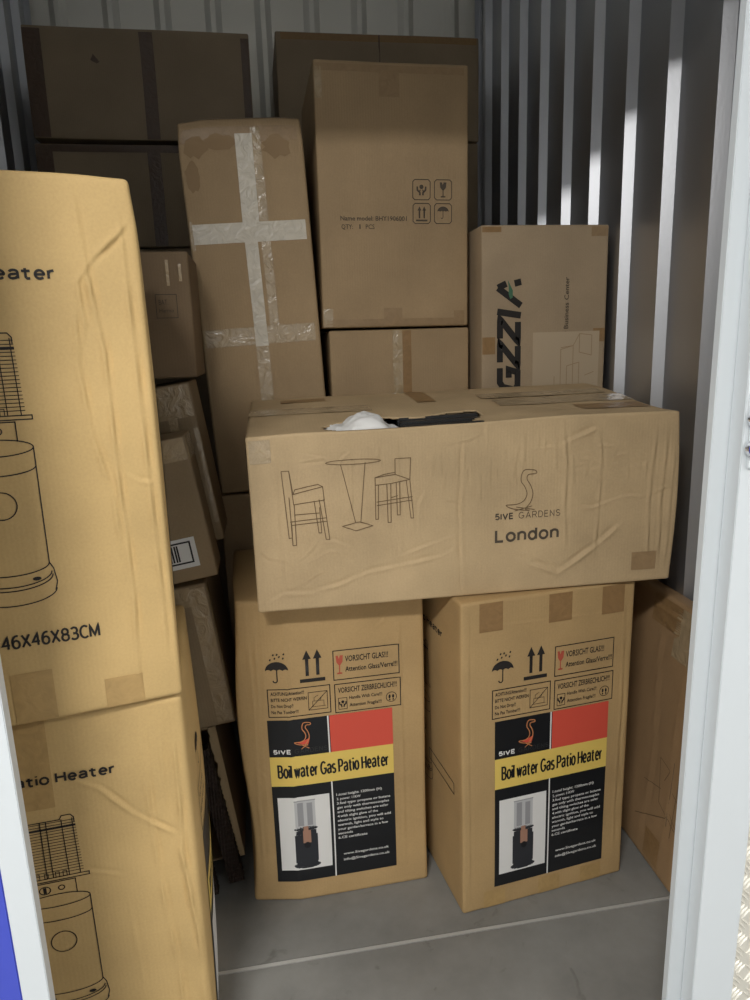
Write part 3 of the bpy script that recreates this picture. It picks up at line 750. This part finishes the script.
# print
wl = .0017
def S_(p): return stroke(p, wl)
ch1 = [S_([(.064, .322), (.080, .321), (.086, .268), (.150, .280), (.152, .250), (.086, .245), (.080, .321)]), S_([(.064, .322), (.072, .170), (.079, .171), (.077, .262)]), S_([(.079, .153), (.087, .153), (.087, .245)]), S_([(.079, .153), (.079, .205)]),
       S_([(.141, .252), (.152, .161), (.160, .160), (.151, .252)]), S_([(.130, .250), (.137, .177), (.143, .177), (.141, .235)]), S_([(.076, .207), (.155, .210)]), S_([(.078, .199), (.155, .202)]), S_([(.086, .222), (.140, .222)]), S_([(.086, .268), (.090, .278), (.140, .286), (.150, .280)])]
tb = [stroke(ell(.219, .333, .060, .006)[:-1], wl, True), S_([(.191, .328), (.219, .195)]), S_([(.245, .330), (.231, .195)]), stroke([(.189, .188), (.219, .176), (.258, .185), (.228, .196)], wl, True)]
ch2 = [S_([(.311, .335), (.346, .335), (.344, .285), (.311, .298), (.311, .335)]), S_([(.311, .298), (.266, .293), (.266, .276), (.300, .278), (.344, .285)]), S_([(.266, .293), (.285, .299), (.311, .303)]), S_([(.266, .276), (.265, .199), (.271, .199), (.273, .276)]), S_([(.292, .278), (.293, .190), (.300, .190), (.301, .278)]),
       S_([(.313, .280), (.315, .206), (.321, .206), (.321, .281)]), S_([(.336, .283), (.346, .197), (.352, .197), (.344, .283)]), S_([(.268, .238), (.350, .246)]), S_([(.268, .230), (.350, .238)]), S_([(.300, .246), (.316, .250)])]
lb.decal('furniture_drawing', 'front', [shift(q, .005, 0) for q in ch1 + tb + ch2], 'ink_thin', .0017, 'thin line drawing of two bar chairs and a table')
gz = [(.572 + x * .088, .196 + y * .096) for x, y in GOOSE]
lb.decal('goose_logo', 'front', [stroke(smooth_path(gz), .0019, True), S_([(.596, .206), (.640, .197)]), S_([(.634, .206), (.592, .197)])], 'ink_thin', .0017, 'goose outline logo')
lb.decal('brand_text', 'front', [letters('5IVE', .546, .590, .178, .0155, .0030, .3), letters('GARDENS', .602, .702, .178, .0155, .0014, .3)], 'ink_soft', .0017)
lb.decal('brand_text', 'front', [letters('London', .546, .700, .124, .032, .0058, .26)], 'ink_soft', .0017)
# what shows through the hole: foam wrap and dark slats (things inside the box)
def lump():
    n, m = 36, 30; v, f = [], []
    for j in range(m + 1):
        for i in range(n + 1):
            a, b = i / n, j / m
            x = .150 + a * .195; y = .016 + b * .13
            z = LH - .022 + .044 * (.42 * math.exp(-((a - .60) / .20) ** 6) + .50 * math.exp(-((a - .5) / .40) ** 4)) * math.sin(math.pi * min(1, max(0, b))) ** .4
            v.append((x, y, z))
    v = np.array(v); w = np.array(v); w[:, 2] += .004 * noise3(v * 34, 3) + .004 * noise3(v * 80, 4)
    for j in range(m):
        for i in range(n): f.append((j * (n + 1) + i, j * (n + 1) + i + 1, (j + 1) * (n + 1) + i + 1, (j + 1) * (n + 1) + i))
    return w, f
rot = Matrix.Rotation(math.radians(lyaw), 4, 'Z')
def inbox(name, v, f, mat, label, cat):
    o = link(name, v, f, mat, None, True); o.location = (lx, ly, .832); o.rotation_euler[2] = math.radians(lyaw); return tag(o, label, cat)
v_, f_ = lump()
fo = inbox('foam_wrap', v_, f_, 'foam', 'crumpled white foam wrap bulging out of the torn long box', 'packing foam')
sm = fo.modifiers.new('thick', 'SOLIDIFY'); sm.thickness = .004; sm.offset = -1
ch = bpy.data.objects.new('chair_panel', None); COL.objects.link(ch); ch.location = (lx, ly, .832); ch.rotation_euler[2] = math.radians(lyaw)
tag(ch, 'black slatted furniture panel showing through the hole in the long box', 'furniture part')
for k in range(4):
    v_, f_ = bevel_box(.350, .545, .035 + k * .032, .055 + k * .032, LH - .040, LH - .020 + .006 * k, .003)
    v_ = [(x, y, z + (x - .35) * .02) for x, y, z in v_]
    link('slat', v_, f_, 'black_slat', ch)
link('rail', *bevel_box(.36, .38, .04, .16, LH - .056, LH - .040, .002), 'black_slat', ch)
link('rail', *bevel_box(.51, .53, .04, .16, LH - .056, LH - .037, .002), 'black_slat', ch)

# ------------------------------------------------------------------ cartons in the middle row behind
K = Carton('carton', 'plain carton carrying the tall taped box, seen behind the left heater carton', .335, .42, .985, (-.138, 2.07, 0), 0, mat='card_back', res=(.03, .06, .03), ncrease=3)
tall_cr = {'front': [(cr((.02, .90), (.03, .80)), .002, .008)]}
def dent(X, s):
    k = np.exp(-(X[:, 0] / .05) ** 2 - ((X[:, 2] - s.h) / .06) ** 2 - (X[:, 1] / .1) ** 2); X[:, 0] += .006 * k; X[:, 2] -= .008 * k
    k = np.exp(-((X[:, 0] - s.w) / .04) ** 2 - ((X[:, 2] - s.h) / .04) ** 2 - (X[:, 1] / .1) ** 2); X[:, 0] -= .004 * k; X[:, 2] -= .004 * k
    return X
TL = Carton('carton', 'tall narrow carton crossed by pale shiny packing tape', .338, .40, 1.024, (-.132, 2.068, .990), 0, -2.5, mat='card_back', res=(.01, .05, .01), r=.008, wob=.004, creases=tall_cr, warp=dent, ncrease=4)
TL.tape('tape_pale', ('front', .012, .705, .324, .758), off=.0016, label='broad band of pale shiny tape')
TL.tape('tape_clear', ('front', .004, .690, .014, .765), off=.0012)
for (a, b, s0, k) in ((.985, .758, .150, .004), (.705, .42, .150, .0), (.42, .02, .150, .0)):
    TL.tape('tape_pale' if b > .5 else ('tape_pale' if b > .4 else 'tape_clear'), ('front', s0, b, s0 + (.046 if b > .5 else .036), a, k), off=.0014)
TL.tape('tape_clear', ('front', .196, .45, .222, 1.0), off=.0011)
TL.tape('tape_clear', ('front', .004, .425, .324, .475), off=.0013)
TL.tape('tape_back', ('front', .004, .965, .324, 1.003), ('top', .004, .0, .324, .05), off=.0010)

M['stain'] = mat_plain('damp_stain', (.31, .21, .115), .75, 0, .2)
rs = random.Random(12)
for x, y, a, b in ((.045, .955, .040, .030), (.115, .965, .050, .022), (.265, .950, .045, .030), (.030, .880, .022, .040)):
    pts = [(x + a * math.cos(q / 18 * 2 * math.pi) * rs.uniform(.7, 1.1), y + b * math.sin(q / 18 * 2 * math.pi) * rs.uniform(.7, 1.1)) for q in range(18)]
    pts = [(min(.326, max(.008, u)), min(1.0, v)) for u, v in pts]
    TL.decal('stain', 'front', [poly(pts)], 'stain', .0014)
CC = Carton('carton', 'carton with a vertical tape seam directly under the printed model-number box', .432, .45, 1.455, (.216, 2.112, 0), 0, mat='card_back', res=(.02, .06, .02), wob=.002, ncrease=3,
            creases={'front': [(cr((.0, 1.455 - .03 - k * .021), (.44, 1.455 - .028 - k * .021)), .0007, .004) for k in range(9)]})
CC.tape('tape_clear', ('front', .193, 1.15, .223, 1.452), off=.0012); CC.tape('tape_brown', ('front', .223, 1.15, .250, 1.452), off=.0010)
BH = Carton('carton', 'tall plain box printed with a model number and four handling symbols', .444, .42, .718, (.198, 2.10, 1.462), .4, 0.3, mat='card_back', res=(.012, .05, .012), r=.006, wob=.003, ncrease=2, bulge={'front': .004})
BH.tape('tape_back', ('front', .182, .628, .240, .708), ('top', .182, .0, .24, .4)); BH.tape('tape_back', ('front', .184, .004, .240, .055))
BH.tape('tape_back', ('front', .004, .003, .43, .024)); BH.tape('tape_clear', ('front', .003, .005, .03, .055)); BH.tape('tape_back', ('front', .004, .690, .43, .709))
BH.tape('tape_clear', ('front', .003, .62, .022, .70)); BH.tape('tape_back', ('front', .400, .006, .432, .045))
BH.decal('model_text', 'front', [text('Name model: BHY1906001', .062, .258, .300, .0125, .010), text('QTY:', .064, .098, .277, .0125, .006), text('1', .117, .1205, .277, .0125, .006), text('PCS', .136, .162, .277, .0125, .006)], 'ink_soft')
sy = []
for x, y in ((.276, .358), (.341, .358), (.277, .293), (.341, .293)):
    sy.append(stroke([(x + .006, y), (x + .046, y), (x + .052, y + .006), (x + .052, y + .049), (x + .046, y + .055), (x + .006, y + .055), (x, y + .049), (x, y + .006)], .0022, True))
BH.decal('symbol_frame', 'front', sy, 'ink_soft')
BH.decal('hands_symbol', 'front', hands(.302, .386, .032), 'ink_soft'); BH.decal('glass_symbol', 'front', glass(.367, .365, .406, .020), 'ink_soft')
BH.decal('arrows_symbol', 'front', arrows(.286, .320, .299, .340), 'ink_soft'); BH.decal('umbrella_symbol', 'front', umbrella(.367, .340, .034), 'ink_soft')

GZ = Carton('carton', 'upright carton with large sideways black letters beside the steel wall', .396, .44, 1.738, (.662, 2.035, 0), 0, mat='card_grey', res=(.02, .06, .02), r=.005, wob=.002, ncrease=2)
def up_text(body, s_base, t0, t1, cap, bold, shear=0):
    # letters turned to read upward: baseline at s_base, caps reach to the left
    v, f = text(body, 0, t1 - t0, 0, cap, bold, 0, shear)
    return [(s_base - y, t0 + x) for x, y in v], f
def bar(p, q, wd): return stroke([p, q], wd)
sb, cp, tw = .122, .074, .019            # sideways capitals drawn as bold italic strokes
def L2(a, h): return (sb - h * cp, 1.265 + a + h * .012)
big = []
# G
big.append(stroke([L2(.055, 1 - .12), L2(.012, 1 - .12), L2(.0, .75), L2(-.004, .25), L2(.010, .12), L2(.050, .12), L2(.054, .50), L2(.030, .50)], tw))
for z0 in (.072, .142):
    big.append(stroke([L2(z0, .88), L2(z0 + .056, .88), L2(z0 - .002, .12), L2(z0 + .056, .12)], tw))
big.append(stroke([L2(.218, .0), L2(.218, 1.0)], tw))
big.append(stroke([L2(.246, .0), L2(.286, .98)], tw)); big.append(stroke([L2(.286, .98), L2(.302, .62)], tw)); big.append(stroke([L2(.306, .28), L2(.314, .0)], tw))
GZ.decal('large_letters', 'front', big, 'ink', .0009, 'large sideways black letters GZZIA')
GZ.decal('leaf_mark', 'front', [poly([(.080, 1.585), (.088, 1.570), (.096, 1.555), (.096, 1.535), (.088, 1.530), (.083, 1.545), (.083, 1.565)])], 'leaf_green', .0014, 'small green leaf in the letter A')
GZ.decal('side_text', 'front', [up_text('City Business Center', .273, 1.395, 1.590, .0145, .008)], 'ink_soft', .0017)
GZ.decal('paper_label', 'front', [grid(.160, 1.20, .375, 1.432)], 'paper', .0026, 'pale paper label with a faint shelf drawing')
fd = [S_([(.25, 1.25), (.25, 1.38), (.29, 1.39), (.31, 1.425), (.35, 1.42)]), S_([(.25, 1.385), (.29, 1.39), (.29, 1.26)]), S_([(.31, 1.425), (.31, 1.37), (.35, 1.36), (.35, 1.42)]), S_([(.23, 1.30), (.23, 1.25)]), S_([(.27, 1.25), (.27, 1.33), (.31, 1.34), (.31, 1.25)]), S_([(.33, 1.30), (.36, 1.31)])]
GZ.decal('shelf_drawing', 'front', fd, 'tape_back', .0034)
GZ.tape('tape_brown', ('front', .002, 1.372, .042, 1.422)); GZ.tape('tape_brown', ('front', .355, 1.40, .394, 1.44)); GZ.tape('tape_brown', ('front', .002, 1.718, .06, 1.733)); GZ.tape('tape_back', ('front', .34, 1.705, .394, 1.733))

# ------------------------------------------------------------------ rear row against the back wall
bw, bd = .765, .40
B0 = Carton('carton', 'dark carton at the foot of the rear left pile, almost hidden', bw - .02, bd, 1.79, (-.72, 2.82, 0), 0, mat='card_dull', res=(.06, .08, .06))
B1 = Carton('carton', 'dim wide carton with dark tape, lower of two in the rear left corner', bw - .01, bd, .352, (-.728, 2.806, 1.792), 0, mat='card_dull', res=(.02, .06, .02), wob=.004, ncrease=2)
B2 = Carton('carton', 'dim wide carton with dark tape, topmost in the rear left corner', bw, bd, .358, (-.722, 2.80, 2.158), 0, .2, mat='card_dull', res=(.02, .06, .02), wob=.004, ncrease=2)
for c, tk in ((B1, .0), (B2, .0)):
    c.tape('tape_dark', ('front', .385, .004, .431, .348), off=.0012)
    c.tape('tape_dark', ('front', .003, .004, .060, .348), off=.0010, label='dark tape along the left edge')
B1.tape('tape_dark', ('front', .06, .325, .74, .349), off=.0014)
B2.tape('tape_dark', ('front', .735, .01, .762, .34), off=.0012)
B2.decal('scuff', 'front', [poly([(.215, .255), (.225, .275), (.235, .262), (.245, .250), (.235, .244)])], 'tape_dark', .0010)
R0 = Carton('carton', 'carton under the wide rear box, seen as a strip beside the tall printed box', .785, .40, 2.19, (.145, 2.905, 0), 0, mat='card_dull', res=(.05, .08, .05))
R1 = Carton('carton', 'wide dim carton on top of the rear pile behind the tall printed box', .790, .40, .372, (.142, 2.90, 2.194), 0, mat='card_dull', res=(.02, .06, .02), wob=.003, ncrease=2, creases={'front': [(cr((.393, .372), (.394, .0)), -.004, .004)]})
R1.tape('tape_brown', ('front', .02, .345, .78, .368), off=.0010); R1.tape('tape_dark', ('front', .391, .2, .396, .368), off=.0012)

# ------------------------------------------------------------------ jumble in the gap on the left
J = bpy.data.objects.new('open_carton', None); COL.objects.link(J)
th = math.radians(-7); J.location = (-.50, 1.70, 0.0); J.rotation_euler[1] = th
tag(J, 'tilted carton with a torn open side at the bottom of the leaning pile', 'box')
JW, JD, JH, tk = .378, .30, .400, .006
for nm, q in (('side_panel', (0, tk, 0, JD, 0, JH)), ('side_panel', (JW - tk, JW, 0, JD, 0, JH)), ('back_panel', (tk, JW - tk, JD - tk, JD, 0, JH)), ('top_panel', (tk, JW - tk, .0, JD - tk, JH - tk, JH)), ('bottom_panel', (tk, JW - tk, 0, JD - tk, .0, tk))):
    link(nm, *bevel_box(*q, b=.0015), 'card_inner', J)
v_, f_ = [], []
rr = random.Random(3); nn = 34
for i in range(nn + 1):     # torn remains of the front panel along the right edge
    z = JH * i / nn; e = JW - .014 - .010 * rr.random()
    v_ += [(e, -.004, z), (JW, -.004, z), (e, 0, z), (JW, 0, z)]
for i in range(nn):
    a, b = 4 * i, 4 * i + 4
    f_ += [(a, a + 1, b + 1, b), (a + 2, b + 2, b + 3, a + 3), (a, b, b + 2, a + 2), (a + 1, a + 3, b + 3, b + 1)]
link('torn_flap', v_, f_, 'card_long', J)
def leaning(name, label, BR, W, D, H, y0, deg, **kw):
    t = math.radians(deg)
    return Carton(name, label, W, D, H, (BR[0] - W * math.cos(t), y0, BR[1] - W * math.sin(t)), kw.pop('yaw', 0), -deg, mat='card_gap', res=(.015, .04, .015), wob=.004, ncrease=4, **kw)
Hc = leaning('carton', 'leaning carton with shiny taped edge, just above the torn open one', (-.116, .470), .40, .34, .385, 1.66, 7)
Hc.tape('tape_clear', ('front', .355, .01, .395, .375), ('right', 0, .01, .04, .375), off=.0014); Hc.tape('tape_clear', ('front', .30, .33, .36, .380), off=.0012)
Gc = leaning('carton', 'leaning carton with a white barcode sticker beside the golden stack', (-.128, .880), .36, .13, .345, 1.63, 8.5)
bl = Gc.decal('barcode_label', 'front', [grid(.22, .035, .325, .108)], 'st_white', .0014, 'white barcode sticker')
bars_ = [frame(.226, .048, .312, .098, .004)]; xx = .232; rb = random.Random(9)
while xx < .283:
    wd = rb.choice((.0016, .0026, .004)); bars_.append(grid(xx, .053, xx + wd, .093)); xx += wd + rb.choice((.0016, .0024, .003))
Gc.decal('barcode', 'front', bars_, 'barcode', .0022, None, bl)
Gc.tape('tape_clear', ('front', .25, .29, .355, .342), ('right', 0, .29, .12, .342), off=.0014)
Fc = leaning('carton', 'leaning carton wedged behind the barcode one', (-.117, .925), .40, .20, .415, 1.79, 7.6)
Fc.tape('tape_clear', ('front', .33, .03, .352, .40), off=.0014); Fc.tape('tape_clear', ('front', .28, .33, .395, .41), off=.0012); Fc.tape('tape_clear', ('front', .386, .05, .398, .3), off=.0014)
Ec = Carton('carton', 'narrow shaded carton with a small printed frame above the leaning pile', .36, .24, .300, (-.51, 1.80, 1.345), 0, mat='card_shaded', res=(.02, .05, .02), wob=.003, ncrease=2)
Ec.decal('printed_frame', 'front', [frame(.275, .145, .325, .200, .0016), text('BAT.', .282, .304, .176, .012, 0), text('Harmo', .282, .316, .158, .009, 0)], 'ink_soft')
Ec.tape('tape_clear', ('front', .305, .22, .312, .28), off=.0016); Ec.tape('tape_clear', ('front', .335, .23, .342, .27), off=.0016)

# dark rattan-covered bars leaning in front of the torn carton
def rbar(label, p0, p1, w, d):
    p0, p1 = Vector(p0), Vector(p1); L = (p1 - p0).length; zd = (p1 - p0).normalized(); yd = Vector((0, 1, 0)); xd = yd.cross(zd).normalized(); yd = zd.cross(xd)
    v, f = [], []; n = 60
    for k in range(n + 1):
        s_ = .0016 * math.sin(k * math.pi) if k % 2 else .0016
        for a, b in ((-1, -1), (1, -1), (1, 1), (-1, 1)):
            v.append(tuple(xd * (a * (w / 2 + s_)) + yd * (b * (d / 2 + s_)) + zd * (L * k / n)))
    for k in range(n):
        for q in range(4): f.append((4 * k + q, 4 * k + (q + 1) % 4, 4 * k + 4 + (q + 1) % 4, 4 * k + 4 + q))
    f += [(3, 2, 1, 0), tuple(4 * n + q for q in range(4))]
    o = link('rattan_bar', v, f, 'rattan'); o.location = p0
    return tag(o, label, 'furniture part', 'dark bars on the floor of the gap')
rbar('dark woven bar leaning in the gap, nearer the golden stack', (-.212, 1.622, .008), (-.268, 1.640, .40), .034, .03)
rbar('dark woven bar leaning in the gap, nearer the left heater carton', (-.148, 1.660, .008), (-.212, 1.676, .40), .036, .03)

# ------------------------------------------------------------------ flat carton leaning on the right wall
flat_cr = {'left': [(cr((.05, .70), (.3, .705), (.6, .70)), .003, .008), (cr((.42, .72), (.44, .5), (.47, .3), (.45, .0)), .003, .008), (cr((.56, .74), (.55, .4), (.57, .0)), .003, .008), (cr((.50, .66), (.40, .68)), .003, .007), (cr((.3, .3), (.5, .36)), .002, .006)]}
FC = Carton('flat_carton', 'thin flat carton leaning on the steel wall beside the right door post', .052, .62, .745, (.954, 1.378, .0), -1.5, 4.9, mat='card_flat', res=(.012, .012, .012), r=.012, wob=.004, creases=flat_cr)
D_ = .62
FC.tape('tape_brown', ('left', D_ - .14, .02, D_ - .07, .10)); FC.tape('tape_brown', ('left', D_ - .25, .66, D_ - .12, .735)); FC.tape('tape_clear', ('left', D_ - .14, .60, D_ - .01, .735))
def fs(p): return stroke([(D_ - a, b) for a, b in p], .0022)
FC.decal('furniture_drawing', 'left', [fs([(.20, .10), (.06, .18)]), fs([(.18, .22), (.10, .24)]), fs([(.12, .32), (.10, .20), (.02, .17)]), fs([(.12, .32), (.07, .31), (.09, .27)]), fs([(.03, .34), (.035, .14)]), fs([(.05, .26), (.0, .24)]), fs([(.05, .20), (.0, .17)]), fs([(.06, .34), (.055, .16)])], 'ink_thin', .0010)
